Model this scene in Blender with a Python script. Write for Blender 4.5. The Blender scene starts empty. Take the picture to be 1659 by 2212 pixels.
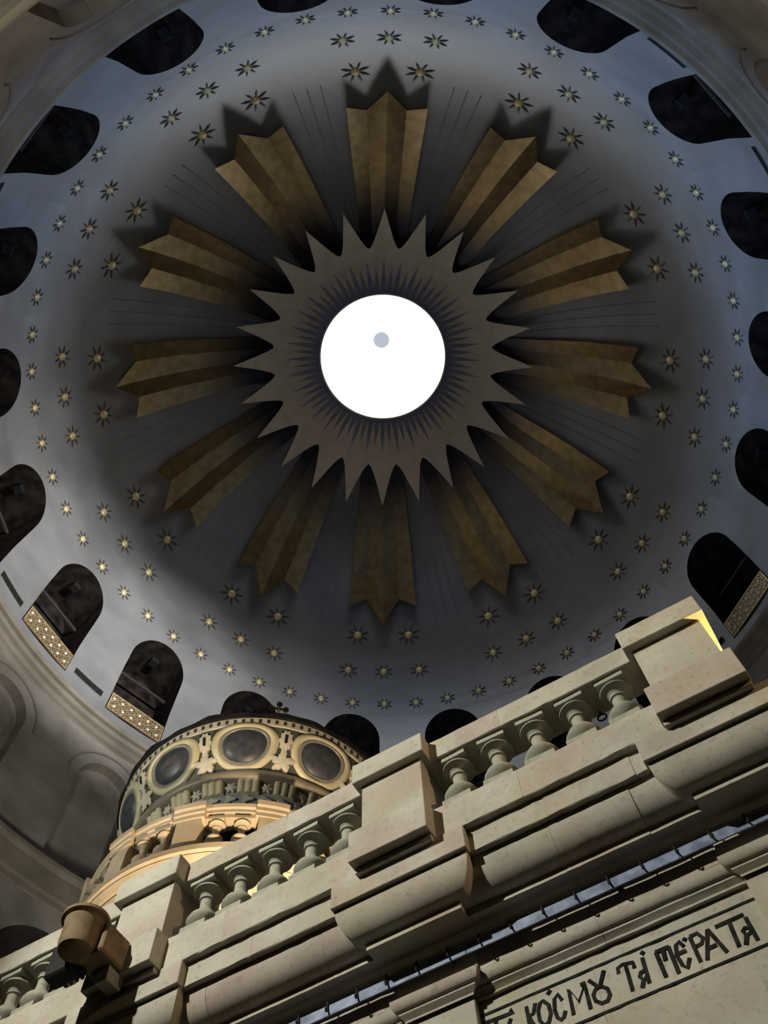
import bpy, bmesh, math, random
from math import sin, cos, radians, pi, sqrt, asin, atan2
from mathutils import Matrix, Vector

random.seed(7)
sc = bpy.context.scene
col = sc.collection

# ------------------------------------------------------------------ camera
W_PX, H_PX, F_PX = 1659, 2212, 1902.594
RC = ((0.9997999493632895, -0.007551234671430733, -0.01852134196273902),
      (4.334525019869442e-05, 0.9268120126540539, -0.3755256200598448),
      (0.020001484303746563, 0.3754496931082494, 0.9266269306309677))
CAM = Vector((-0.60462, -6.88603, 0.0))
cd = bpy.data.cameras.new('camera'); cam = bpy.data.objects.new('camera', cd); col.objects.link(cam)
m = Matrix.Identity(4)
for i in range(3):
    m[i][0] = RC[0][i]; m[i][1] = -RC[1][i]; m[i][2] = -RC[2][i]; m[i][3] = CAM[i]
cam.matrix_world = m
cd.sensor_fit = 'VERTICAL'; cd.sensor_height = 36.0; cd.lens = 36.0 * F_PX / H_PX
cd.clip_end = 200
sc.camera = cam

# ------------------------------------------------------------------ world, exposure
w = bpy.data.worlds.new('world'); sc.world = w; w.use_nodes = True
w.node_tree.nodes['Background'].inputs[0].default_value = (0.75, 0.85, 1.0, 1)
w.node_tree.nodes['Background'].inputs[1].default_value = 0.0
sc.view_settings.view_transform = 'Standard'; sc.view_settings.look = 'None'
sc.view_settings.exposure = 0.0; sc.view_settings.gamma = 1.0
sc.view_settings.use_curve_mapping = False

# ------------------------------------------------------------------ frames
UX, UY = 0.85445883, -0.51951911            # along the shrine's facade
NX, NY = 0.51951911, 0.85445883             # into the shrine
FROT = atan2(UY, UX)
def fw(u, d, z): return Vector((CAM.x + UX*u + NX*d, CAM.y + UY*u + NY*d, z))
def az_dir(a): a = radians(a); return sin(a), -cos(a)

# ------------------------------------------------------------------ lamps of the place and added fill
def look(o, target):
    o.rotation_euler = (Vector(target) - o.location).to_track_quat('-Z', 'Y').to_euler()
def lamp(name, kind, loc, target, energy, color, **kw):
    l = bpy.data.lights.new(name, kind); l.energy = energy; l.color = color
    for k, v in kw.items(): setattr(l, k, v)
    o = bpy.data.objects.new(name, l); col.objects.link(o); o.location = loc
    if target is not None: look(o, target)
    return o
SKYLIGHT = 4.3
# gallery floodlight behind the camera, aimed at the shrine
lamp('gallery_floodlight', 'SPOT', fw(-4.8, -2.9, 7.9), fw(-2.2, 3.5, 4.7), 3000, (1.0, 0.96, 0.83),
     spot_size=radians(54), spot_blend=0.5, shadow_soft_size=0.10)
lamp('gallery_floodlight', 'SPOT', fw(-7.4, -0.6, 6.6), fw(-5.6, 5.4, 8.3), 620, (1.0, 0.98, 0.84), spot_size=radians(34), spot_blend=0.6, shadow_soft_size=0.12)
# unseen spots set along the low stone ledge, each aimed across the rotunda at the drum opposite
def drum_flood(a, e, c, z=22.7, size=25):
    x, y = az_dir(a + 180); tx, ty = az_dir(a)
    lamp('ledge_spot', 'SPOT', (x*10.2, y*10.2, 15.5), (tx*10.6, ty*10.6, z), e, c, spot_size=radians(size), spot_blend=0.9, shadow_soft_size=0.15)
BLUE, WHITE = (0.29, 0.52, 1.0), (0.96, 0.98, 1.0)
for a, e, c in ((-66, 3400, BLUE), (-48, 4200, BLUE), (-30, 4500, BLUE), (-12, 5200, BLUE), (6, 5600, BLUE), (24, 5600, BLUE), (42, 5800, BLUE), (60, 5800, BLUE), (78, 4400, BLUE), (96, 2600, BLUE),
                (-84, 2600, WHITE), (-102, 9000, WHITE), (-120, 15500, WHITE), (-138, 15500, WHITE), (-156, 4600, WHITE), (-174, 1700, BLUE), (168, 1200, BLUE), (132, 700, BLUE)):
    drum_flood(a, e, c)
# warm floodlights standing on the shrine's roof
lamp('roof_floodlight', 'SPOT', fw(-3.3, 4.0, 4.25), fw(-5.2, 5.4, 7.3), 760, (1.0, 0.76, 0.50), spot_size=radians(75), spot_blend=0.7, shadow_soft_size=0.08)
# warm lanterns at the shrine's front corner
lamp('front_lantern', 'SPOT', fw(1.25, 4.0, 3.95), fw(0.42, 3.55, 4.72), 420, (1.0, 0.60, 0.22), spot_size=radians(62), spot_blend=0.5, shadow_soft_size=0.07)
lamp('front_lantern', 'SPOT', fw(4.6, 2.0, 5.9), fw(-2.0, 3.5, 4.3), 460, (1.0, 0.68, 0.40), spot_size=radians(46), spot_blend=0.6, shadow_soft_size=0.15)
# unseen fill spots added around the rotunda to brighten its walls
for a, e in ((-150, 430), (-112, 330), (-38, 520), (32, 380), (95, 220)):
    x, y = az_dir(a)
    lamp('wall_fill', 'SPOT', (x*7.6, y*7.6, 10.5), (x*10.8, y*10.8, 17.0), e, (1.0, 0.96, 0.86), spot_size=radians(110), spot_blend=1.0, shadow_soft_size=0.25)

# ------------------------------------------------------------------ materials
def nodes(name):
    mt = bpy.data.materials.new(name); mt.use_nodes = True
    nt = mt.node_tree; b = nt.nodes['Principled BSDF']
    return mt, nt, b
def noise_mat(name, c1, c2, scale=4.0, rough=0.7, metal=0.0, bump=0.0, bscale=30.0, detail=5.0, spec=0.5, uv=False, c3=None, rnd=0.0, stretch=None):
    mt, nt, b = nodes(name)
    tc = nt.nodes.new('ShaderNodeTexCoord')
    src = tc.outputs['UV' if uv else 'Object']
    if stretch:
        mp = nt.nodes.new('ShaderNodeMapping'); mp.inputs['Scale'].default_value = stretch
        nt.links.new(src, mp.inputs[0]); src = mp.outputs[0]
    n = nt.nodes.new('ShaderNodeTexNoise'); n.inputs['Scale'].default_value = scale; n.inputs['Detail'].default_value = detail
    nt.links.new(src, n.inputs['Vector'])
    r = nt.nodes.new('ShaderNodeValToRGB')
    r.color_ramp.elements[0].position = 0.35; r.color_ramp.elements[1].position = 0.65
    r.color_ramp.elements[0].color = (*c1, 1); r.color_ramp.elements[1].color = (*c2, 1)
    nt.links.new(n.outputs['Fac'], r.inputs[0])
    out = r.outputs[0]
    if c3:
        oi = nt.nodes.new('ShaderNodeObjectInfo')
        n2 = nt.nodes.new('ShaderNodeTexNoise'); n2.inputs['Scale'].default_value = 1.6; n2.inputs['Detail'].default_value = 3
        ad = nt.nodes.new('ShaderNodeVectorMath'); ad.operation = 'ADD'
        cmb = nt.nodes.new('ShaderNodeCombineXYZ')
        ml = nt.nodes.new('ShaderNodeMath'); ml.operation = 'MULTIPLY'; ml.inputs[1].default_value = 40
        nt.links.new(oi.outputs['Random'], ml.inputs[0]); nt.links.new(ml.outputs[0], cmb.inputs[0])
        nt.links.new(src, ad.inputs[0]); nt.links.new(cmb.outputs[0], ad.inputs[1]); nt.links.new(ad.outputs[0], n2.inputs['Vector'])
        r2 = nt.nodes.new('ShaderNodeValToRGB'); r2.color_ramp.elements[0].position = 0.5; r2.color_ramp.elements[1].position = 0.72
        nt.links.new(n2.outputs['Fac'], r2.inputs[0])
        m2 = nt.nodes.new('ShaderNodeMath'); m2.operation = 'MULTIPLY'; m2.inputs[1].default_value = rnd
        nt.links.new(r2.outputs[0], m2.inputs[0])
        # some whole stones are pinker than others
        r3 = nt.nodes.new('ShaderNodeValToRGB'); r3.color_ramp.elements[0].position = 0.82; r3.color_ramp.elements[1].position = 0.98
        nt.links.new(oi.outputs['Random'], r3.inputs[0])
        m3 = nt.nodes.new('ShaderNodeMath'); m3.operation = 'MULTIPLY_ADD'; m3.inputs[1].default_value = rnd*0.6
        nt.links.new(r3.outputs[0], m3.inputs[0]); nt.links.new(m2.outputs[0], m3.inputs[2])
        mx = nt.nodes.new('ShaderNodeMixRGB'); mx.inputs[2].default_value = (*c3, 1)
        nt.links.new(m3.outputs[0], mx.inputs[0]); nt.links.new(out, mx.inputs[1]); out = mx.outputs[0]
    nt.links.new(out, b.inputs['Base Color'])
    b.inputs['Roughness'].default_value = rough; b.inputs['Metallic'].default_value = metal
    b.inputs['Specular IOR Level'].default_value = spec
    if bump:
        nb = nt.nodes.new('ShaderNodeTexNoise'); nb.inputs['Scale'].default_value = bscale; nb.inputs['Detail'].default_value = 4
        nt.links.new(src, nb.inputs['Vector'])
        bp = nt.nodes.new('ShaderNodeBump'); bp.inputs['Strength'].default_value = bump; bp.inputs['Distance'].default_value = 0.12/bscale
        nt.links.new(nb.outputs['Fac'], bp.inputs['Height']); nt.links.new(bp.outputs[0], b.inputs['Normal'])
    return mt
def emit_mat(name, c, s):
    mt = bpy.data.materials.new(name); mt.use_nodes = True; nt = mt.node_tree; nt.nodes.clear()
    e = nt.nodes.new('ShaderNodeEmission'); o = nt.nodes.new('ShaderNodeOutputMaterial')
    e.inputs[0].default_value = (*c, 1); e.inputs[1].default_value = s; nt.links.new(e.outputs[0], o.inputs[0])
    return mt
def ashlar_mat(name, c1, c2, mortar):
    mt, nt, b = nodes(name)
    tc = nt.nodes.new('ShaderNodeTexCoord')
    br = nt.nodes.new('ShaderNodeTexBrick'); br.inputs['Scale'].default_value = 1.0
    br.inputs['Brick Width'].default_value = 0.85; br.inputs['Row Height'].default_value = 0.42
    br.inputs['Mortar Size'].default_value = 0.008; br.inputs['Mortar Smooth'].default_value = 0.6
    br.inputs['Color1'].default_value = (*c1, 1); br.inputs['Color2'].default_value = (*c2, 1); br.inputs['Mortar'].default_value = (*mortar, 1)
    nt.links.new(tc.outputs['UV'], br.inputs['Vector'])
    n = nt.nodes.new('ShaderNodeTexNoise'); n.inputs['Scale'].default_value = 0.9; n.inputs['Detail'].default_value = 6
    nt.links.new(tc.outputs['UV'], n.inputs['Vector'])
    r = nt.nodes.new('ShaderNodeValToRGB'); r.color_ramp.elements[0].color = (0.62, 0.58, 0.54, 1); r.color_ramp.elements[1].color = (1.25, 1.2, 1.12, 1)
    r.color_ramp.elements[0].position = 0.3; r.color_ramp.elements[1].position = 0.72
    nt.links.new(n.outputs['Fac'], r.inputs[0])
    mx = nt.nodes.new('ShaderNodeMixRGB'); mx.blend_type = 'MULTIPLY'; mx.inputs[0].default_value = 1
    nt.links.new(br.outputs['Color'], mx.inputs[1]); nt.links.new(r.outputs[0], mx.inputs[2])
    nt.links.new(mx.outputs[0], b.inputs['Base Color']); b.inputs['Roughness'].default_value = 0.9
    bp = nt.nodes.new('ShaderNodeBump'); bp.inputs['Strength'].default_value = 0.25; bp.inputs['Distance'].default_value = 0.02
    nt.links.new(br.outputs['Fac'], bp.inputs['Height']); bp.invert = True; nt.links.new(bp.outputs[0], b.inputs['Normal'])
    return mt

M = {}
M['plaster'] = noise_mat('dome_plaster', (0.185, 0.178, 0.172), (0.262, 0.254, 0.246), 0.55, 0.33, bump=0.10, bscale=5, detail=9, spec=1.0, stretch=(1, 1, 1.8))
M['gold'] = noise_mat('gold_leaf', (0.41, 0.29, 0.135), (0.56, 0.405, 0.205), 3.0, 0.38, metal=1.0, bump=0.05, bscale=30)
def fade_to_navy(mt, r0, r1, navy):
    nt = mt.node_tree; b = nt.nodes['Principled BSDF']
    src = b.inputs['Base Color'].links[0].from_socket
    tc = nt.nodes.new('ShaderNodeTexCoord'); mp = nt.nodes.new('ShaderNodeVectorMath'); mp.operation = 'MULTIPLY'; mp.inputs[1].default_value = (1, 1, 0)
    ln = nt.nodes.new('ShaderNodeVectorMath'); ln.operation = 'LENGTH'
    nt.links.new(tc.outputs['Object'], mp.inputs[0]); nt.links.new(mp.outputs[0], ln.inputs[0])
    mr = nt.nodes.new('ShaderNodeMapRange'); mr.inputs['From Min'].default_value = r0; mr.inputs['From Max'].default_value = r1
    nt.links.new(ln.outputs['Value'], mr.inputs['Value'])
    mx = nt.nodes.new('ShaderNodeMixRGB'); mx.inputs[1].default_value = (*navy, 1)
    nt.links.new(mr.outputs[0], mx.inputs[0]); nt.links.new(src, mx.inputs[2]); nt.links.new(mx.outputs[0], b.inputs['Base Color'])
# gold and plaster turn navy towards the sunburst's middle
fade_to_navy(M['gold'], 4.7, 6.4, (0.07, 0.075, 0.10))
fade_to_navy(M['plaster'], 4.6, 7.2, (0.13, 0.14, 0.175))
M['goldpaint'] = noise_mat('gold_paint', (0.48, 0.41, 0.33), (0.57, 0.49, 0.39), 2.5, 0.5, metal=0.3)
M['spokes'] = noise_mat('pale_spokes', (0.40, 0.44, 0.52), (0.5, 0.52, 0.56), 3.0, 0.5, metal=0.3)
M['ringblue'] = noise_mat('blue_ring', (0.13, 0.15, 0.22), (0.19, 0.21, 0.29), 3.0, 0.6)
M['starboss'] = noise_mat('star_boss_gold', (0.80, 0.62, 0.30), (0.90, 0.74, 0.42), 9.0, 0.5, metal=0.35)
M['starspike'] = noise_mat('star_spike_dark', (0.06, 0.05, 0.035), (0.12, 0.095, 0.06), 9.0, 0.5, metal=0.3)  # spikes coloured darker than their bosses
M['glass'] = emit_mat('skylight_glass', (0.93, 0.97, 1.0), SKYLIGHT)
M['hubglow'] = emit_mat('skylight_hub_glow', (0.8, 0.86, 1.0), 0.62)  # hub glows faintly to mimic glare washing over its dark disc
M['ashlar'] = ashlar_mat('rotunda_ashlar', (0.325, 0.305, 0.275), (0.295, 0.277, 0.252), (0.25, 0.232, 0.208))
M['cornice'] = noise_mat('cornice_stone', (0.19, 0.165, 0.125), (0.28, 0.245, 0.19), 1.2, 0.85, bump=0.2, bscale=10, uv=True)
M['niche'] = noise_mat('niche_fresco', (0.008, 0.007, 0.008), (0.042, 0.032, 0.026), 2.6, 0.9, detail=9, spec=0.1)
M['black'] = noise_mat('black_iron', (0.010, 0.010, 0.012), (0.020, 0.019, 0.019), 6, 0.75, spec=0.2)
M['brass'] = noise_mat('gilded_lattice', (0.50, 0.36, 0.18), (0.66, 0.50, 0.28), 8, 0.45, metal=0.6)
M['pearl'] = noise_mat('pale_rosette', (0.80, 0.72, 0.62), (0.95, 0.88, 0.80), 8, 0.4)
M['stone'] = noise_mat('shrine_limestone', (0.36, 0.34, 0.28), (0.46, 0.44, 0.375), 3.5, 0.85, bump=0.25, bscale=60, c3=(0.33, 0.215, 0.185), rnd=0.6)
M['stonedark'] = noise_mat('low_bounce_wall', (0.07, 0.055, 0.045), (0.12, 0.10, 0.08), 3, 0.6)  # unseen lower wall, colour darkened to cut light bounced onto the soffits
M['stonegrey'] = noise_mat('baluster_stone', (0.26, 0.265, 0.215), (0.34, 0.335, 0.27), 7, 0.8, bump=0.2, bscale=50)
M['stoneyellow'] = noise_mat('cupola_limestone', (0.50, 0.42, 0.29), (0.60, 0.51, 0.37), 4, 0.8, bump=0.2, bscale=40)
M['ink'] = noise_mat('letter_and_slot_black', (0.010, 0.011, 0.010), (0.03, 0.03, 0.026), 30, 0.95, spec=0.05)
M['steel'] = noise_mat('sky_tinted_rail', (0.09, 0.115, 0.185), (0.24, 0.29, 0.41), 12, 0.65, metal=0.1, bump=0.1, bscale=25)  # blue sky light on the rail put into its base colour
M['verde'] = noise_mat('dark_green_marble', (0.05, 0.06, 0.05), (0.13, 0.14, 0.11), 5, 0.35)
M['cream'] = noise_mat('cream_marble', (0.62, 0.56, 0.38), (0.74, 0.68, 0.48), 6, 0.35)
M['greymarble'] = noise_mat('grey_marble', (0.22, 0.22, 0.20), (0.32, 0.31, 0.28), 8, 0.3)
M['navy'] = noise_mat('dark_slate_lens', (0.045, 0.05, 0.065), (0.08, 0.085, 0.10), 12, 0.42)
M['brownmarble'] = noise_mat('brown_torus_marble', (0.24, 0.21, 0.16), (0.33, 0.29, 0.22), 6, 0.45)
M['bluegrey'] = noise_mat('blue_grey_marble', (0.22, 0.25, 0.28), (0.40, 0.42, 0.42), 9, 0.5)
M['leaf'] = noise_mat('pale_carved_leaf', (0.58, 0.55, 0.44), (0.70, 0.67, 0.55), 9, 0.6)
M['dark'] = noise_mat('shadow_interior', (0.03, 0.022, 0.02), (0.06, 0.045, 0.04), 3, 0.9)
M['floor'] = noise_mat('floor_stone', (0.05, 0.045, 0.04), (0.09, 0.08, 0.07), 1.0, 0.6)
M['spout'] = noise_mat('spout_stone', (0.13, 0.09, 0.045), (0.22, 0.16, 0.085), 9, 0.85, bump=0.25, bscale=40)

# ------------------------------------------------------------------ mesh helpers
def link(name, me, mat, parent=None, smooth=False):
    o = bpy.data.objects.new(name, me); col.objects.link(o)
    if mat is not None and not me.materials: me.materials.append(mat)
    if parent: o.parent = parent
    return o
def mesh(name, vs, fs, mat=None, smooth=False, uvs=None):
    me = bpy.data.meshes.new(name); me.from_pydata([tuple(v) for v in vs], [], fs)
    if uvs:
        ul = me.uv_layers.new(name='UVMap')
        for lp in me.loops: ul.data[lp.index].uv = uvs[lp.vertex_index]
    bm = bmesh.new(); bm.from_mesh(me); bmesh.ops.recalc_face_normals(bm, faces=bm.faces); bm.to_mesh(me); bm.free()
    if smooth:
        for p in me.polygons: p.use_smooth = True
    if mat: me.materials.append(mat)
    return me
def mk(name, vs, fs, mat, parent=None, smooth=False, uvs=None):
    return link(name, mesh(name, vs, fs, mat, smooth, uvs), mat, parent)
def bevel_me(me, wdt, seg=1):
    bm = bmesh.new(); bm.from_mesh(me)
    bmesh.ops.bevel(bm, geom=list(bm.edges), offset=wdt, segments=seg, profile=0.5, affect='EDGES')
    bm.to_mesh(me); bm.free(); return me
BOXF = [(0,1,2,3),(7,6,5,4),(0,4,5,1),(1,5,6,2),(2,6,7,3),(3,7,4,0)]
def box_me(name, x0, x1, y0, y1, z0, z1, mat, bev=0.0):
    vs = [(x0,y0,z0),(x1,y0,z0),(x1,y1,z0),(x0,y1,z0),(x0,y0,z1),(x1,y0,z1),(x1,y1,z1),(x0,y1,z1)]
    me = mesh(name, vs, BOXF, mat)
    if bev: bevel_me(me, bev)
    return me
def box(name, x0, x1, y0, y1, z0, z1, mat, parent=None, bev=0.0):
    return link(name, box_me(name, x0, x1, y0, y1, z0, z1, mat, bev), mat, parent)
def lathe_me(name, prof, mat, n=64, a0=0.0, a1=360.0, smooth=True, closed=False, uvr=None):
    full = abs(a1 - a0) > 359.9
    cols = n if full else n + 1
    vs, uvs, fs = [], [], []
    for j in range(cols):
        a = radians(a0 + (a1 - a0)*j/n)
        for (r, z) in prof:
            vs.append((r*cos(a), r*sin(a), z)); uvs.append((a*(uvr or 1), z))
    k = len(prof)
    for j in range(n):
        j2 = (j+1) % cols
        for i in range(k if closed else k-1):
            i2 = (i+1) % k
            fs.append((j*k+i, j2*k+i, j2*k+i2, j*k+i2))
    if not full and closed:
        fs.append(tuple(range(k))); fs.append(tuple(range((cols-1)*k, cols*k)))
    return mesh(name, vs, fs, mat, smooth, uvs)
def lathe(name, prof, mat, parent=None, **kw): return link(name, lathe_me(name, prof, mat, **kw), mat, parent)
def sharp(me, ang=35):
    me.set_sharp_from_angle(angle=radians(ang)); return me
def empty(name, loc=(0,0,0), rz=0.0):
    o = bpy.data.objects.new(name, None); col.objects.link(o); o.location = loc; o.rotation_euler = (0,0,rz); o.empty_display_size = 0.2
    return o
def tag(o, label, cat=None, group=None, kind=None):
    if label: o['label'] = label
    if cat: o['category'] = cat
    if group: o['group'] = group
    if kind: o['kind'] = kind
    return o
def structure(o, label=None, cat=None):
    o['kind'] = 'structure'
    if label: o['label'] = label
    if cat: o['category'] = cat
    return o
ORD = ['first','second','third','fourth','fifth','sixth','seventh','eighth','ninth','tenth','eleventh','twelfth','thirteenth','fourteenth','fifteenth','sixteenth','seventeenth','eighteenth','nineteenth','twentieth']
HOUR = ['twelve','one','two','three','four','five','six','seven','eight','nine','ten','eleven']

# ================================================================== THE ROTUNDA
RS, ZS = 10.7074, 21.9452                       # dome sphere
Z_SPR = 25.0
def r_wall(z):
    return RS if z <= ZS else sqrt(max(0.0, RS*RS - (z-ZS)**2))
def dome_pt(a, r, h=0.0):
    """point over ground radius r of the dome at azimuth a (deg), h metres proud of it"""
    th = asin(min(1.0, r/RS)); x, y = az_dir(a); q = RS - h
    return Vector((x*q*sin(th), y*q*sin(th), ZS + q*cos(th)))
def cyl(a, r, z): x, y = az_dir(a); return Vector((x*r, y*r, z))

# dome shell
rows = []
t0 = asin(r_wall(Z_SPR)/RS); t1 = asin(2.42/RS)
NR, NA = 40, 240
vs, fs, uvs = [], [], []
for i in range(NR+1):
    th = t0 + (t1-t0)*i/NR
    for j in range(NA+1):
        a = 360*j/NA; x, y = az_dir(a)
        vs.append((RS*sin(th)*x, RS*sin(th)*y, ZS + RS*cos(th))); uvs.append((radians(a)*9.0, -RS*th))
for i in range(NR):
    for j in range(NA):
        p = i*(NA+1)+j; fs.append((p, p+1, p+NA+2, p+NA+1))
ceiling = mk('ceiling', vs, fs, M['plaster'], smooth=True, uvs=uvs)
structure(ceiling, 'grey plastered dome of the rotunda around the bright round skylight', 'dome')

# generic ring wall with one arched hole per 18 degree sector
def sector_wall(name, rf, zb, zt, hw, zh, spring, apex, mat, nl=4, uvk=10.7):
    def wdeg(z):
        if z < zh - 1e-6 or z >= apex: return 0.0
        h = hw if z <= spring else hw*sqrt(max(0.0, 1-((z-spring)/(apex-spring))**2))
        return math.degrees(h/rf(min(max(z, zb), spring)))
    zr = []
    def add(z, wv): zr.append((z, wv))
    n0 = 4
    for i in range(n0): add(zb + (zh-zb)*i/n0, 0.0)
    add(zh, 0.0); add(zh, wdeg(zh))
    for i in range(1, 5): z = zh + (spring-zh)*i/4; add(z, wdeg(z))
    for i in range(1, 13):
        z = spring + (apex-spring)*sin(pi/2*i/12); add(z, 0.0 if i == 12 else wdeg(z))
    for i in range(1, 4): add(apex + (zt-apex)*i/3, 0.0)
    vs, fs, uvs = [], [], []
    per = 2*(nl+1)
    for k in range(20):
        c = 18*k + 6; base = len(vs)
        for (z, wv) in zr:
            r = rf(z)
            for side in (-1, 1):
                for i in range(nl+1):
                    off = -9 + (9-wv)*i/nl if side < 0 else wv + (9-wv)*i/nl
                    a = c + off; x, y = az_dir(a); vs.append((x*r, y*r, z)); uvs.append((radians(a)*uvk, z))
        for q in range(len(zr)-1):
            if abs(zr[q][0]-zr[q+1][0]) < 1e-6: continue
            for s in (0, 1):
                for i in range(nl):
                    p = base + q*per + s*(nl+1) + i
                    fs.append((p, p+1, p+per+1, p+per))
    return mk(name, vs, fs, mat, smooth=True, uvs=uvs)
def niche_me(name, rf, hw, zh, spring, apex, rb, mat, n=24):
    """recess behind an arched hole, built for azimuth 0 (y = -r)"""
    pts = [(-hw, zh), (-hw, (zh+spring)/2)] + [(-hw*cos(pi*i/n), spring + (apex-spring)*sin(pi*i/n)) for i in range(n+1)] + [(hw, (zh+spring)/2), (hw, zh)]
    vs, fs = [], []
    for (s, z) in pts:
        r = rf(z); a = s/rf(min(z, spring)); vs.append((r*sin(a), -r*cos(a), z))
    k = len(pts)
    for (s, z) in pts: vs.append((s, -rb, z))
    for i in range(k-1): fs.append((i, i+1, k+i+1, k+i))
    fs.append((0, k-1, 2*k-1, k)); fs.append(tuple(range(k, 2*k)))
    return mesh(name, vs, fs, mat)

N_HW, N_ZH, N_SP, N_AP = 0.93, 20.66, 23.55, 24.6
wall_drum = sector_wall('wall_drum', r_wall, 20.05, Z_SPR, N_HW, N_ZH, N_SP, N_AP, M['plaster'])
structure(wall_drum, 'pale plastered drum with a ring of dark arched niches', 'wall')
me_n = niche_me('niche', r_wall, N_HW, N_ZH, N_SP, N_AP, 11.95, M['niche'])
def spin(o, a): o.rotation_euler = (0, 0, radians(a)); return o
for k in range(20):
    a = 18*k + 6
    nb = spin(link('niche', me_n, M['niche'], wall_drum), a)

# iron tie beam and black box of each niche that the photograph shows
beam_me = box_me('tie_beam', -0.93, 0.93, -11.42, -11.34, 23.42, 23.50, noise_mat('old_wood', (0.035, 0.024, 0.018), (0.06, 0.042, 0.03), 6, 0.8), 0.01)
lb_me = box_me('lamp_box', -0.14, 0.14, -11.22, -10.94, 24.38, 24.56, M['black'], 0.02)
lb_rod = box_me('hanger', -0.015, 0.015, -11.09, -11.06, 24.55, 24.62, M['black'])
for k in range(20):
    a = 18*k + 6
    spin(link('tie_beam', beam_me, None, wall_drum), a)
    if a in (150, 186, 132): continue
    b = spin(link('niche_lamp', lb_me, M['black']), a)
    tag(b, 'small black box lamp under the vault of the %s arched niche clockwise from top centre' % ORD[k], 'lamp', 'black lamps in the drum niches')
    link('hanger', lb_rod, M['black'], b)

# ventilation slots
def slot(a):
    vs_, fs_ = [], []
    n = 6
    ra, rb = r_wall(21.0) - 0.012, r_wall(21.0) + 0.02
    def strip(z0, z1, a0, a1, r):
        b0 = len(vs_)
        for i in range(n+1):
            aa = a0 + (a1-a0)*i/n
            vs_.append(cyl(aa, r, z0)); vs_.append(cyl(aa, r, z1))
        for i in range(n): fs_.append((b0+2*i, b0+2*i+2, b0+2*i+3, b0+2*i+1))
    strip(20.90, 21.15, a-2.75, a+2.75, ra)
    o = mk('vent_slot', vs_, fs_, M['ink'])  # flat black strip in place of the slot's shaded depth
    fr, ff = [], []
    for i in range(n+1):
        aa = a - 2.85 + 5.7*i/n
        for (r, z) in ((ra-0.004, 20.885), (ra-0.004, 20.90), (ra+0.015, 20.90), (ra+0.015, 20.885)): fr.append(cyl(aa, r, z))
    for i in range(n):
        for j in range(4): ff.append((4*i+j, 4*i+(j+1) % 4, 4*i+4+(j+1) % 4, 4*i+4+j))
    mk('sill', fr, ff, M['plaster'], o)
    return o
for a, lab in ((-129, 'narrow black wall slot between the two grilled niches at lower left'),
               (-111, 'narrow black wall slot cut by the left edge, above the first grilled niche'),
               (33, 'narrow black wall slot beside the cornice at upper right, nearer the top'),
               (51, 'narrow black wall slot beside the cornice at the right edge, lower of two'),
               (123, 'narrow black wall slot right of the lamp-lit balustrade corner pier'),
               (-57, 'narrow black wall slot beside the cornice at the upper left edge')):
    tag(slot(a), lab, 'wall slot', 'black slots in the drum wall')

# gilded grilles in the niches
GW, GZ0, GZ1 = 0.90, 20.70, 21.42
def grille_parts():
    """meshes in a local frame: x along the panel, z up, thickness in y"""
    fr = bpy.data.meshes.new('frame'); bm = bmesh.new()
    def bb(x0, x1, z0, z1, y0=-0.025, y1=0.025):
        r = bmesh.ops.create_cube(bm, size=1.0)
        bmesh.ops.scale(bm, vec=(x1-x0, y1-y0, z1-z0), verts=r['verts'])
        bmesh.ops.translate(bm, vec=((x0+x1)/2, (y0+y1)/2, (z0+z1)/2), verts=r['verts'])
    h = GZ1-GZ0
    bb(-GW, GW, 0, 0.035); bb(-GW, GW, h-0.035, h); bb(-GW, -GW+0.035, 0.035, h-0.035); bb(GW-0.035, GW, 0.035, h-0.035)
    bm.to_mesh(fr); bm.free(); fr.materials.append(M['brass'])
    la = bpy.data.meshes.new('lattice'); bm = bmesh.new()
    def bar(x0, z0, x1, z1, t=0.016):
        L = math.hypot(x1-x0, z1-z0); an = atan2(z1-z0, x1-x0)
        r = bmesh.ops.create_cube(bm, size=1.0)
        bmesh.ops.scale(bm, vec=(L, 0.02, t), verts=r['verts'])
        bmesh.ops.rotate(bm, cent=(0,0,0), matrix=Matrix.Rotation(-an, 3, 'Y'), verts=r['verts'])
        bmesh.ops.translate(bm, vec=((x0+x1)/2, 0, (z0+z1)/2), verts=r['verts'])
    nx, nz = 14, 6
    cx, cz = 2*(GW-0.03)/nx, (h-0.06)/nz
    for i in range(nx):
        for j in range(nz):
            x0 = -GW+0.03+cx*i; z0 = 0.03+cz*j
            bar(x0, z0, x0+cx, z0+cz); bar(x0, z0+cz, x0+cx, z0)
            if (i+j) % 2 == 0:
                c = (x0+cx/2, z0+cz/2)
                for q in range(8):
                    a0, a1 = 2*pi*q/8, 2*pi*(q+1)/8
                    bar(c[0]+0.05*cos(a0), c[1]+0.05*sin(a0), c[0]+0.05*cos(a1), c[1]+0.05*sin(a1), 0.013)
    bm.to_mesh(la); bm.free(); la.materials.append(M['brass'])
    ro = lathe_me('rosette', [(0.0, 0.035), (0.025, 0.03), (0.04, 0.015), (0.045, 0.0)], M['pearl'], n=12)
    return fr, la, ro
g_fr, g_la, g_ro = grille_parts()
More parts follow.
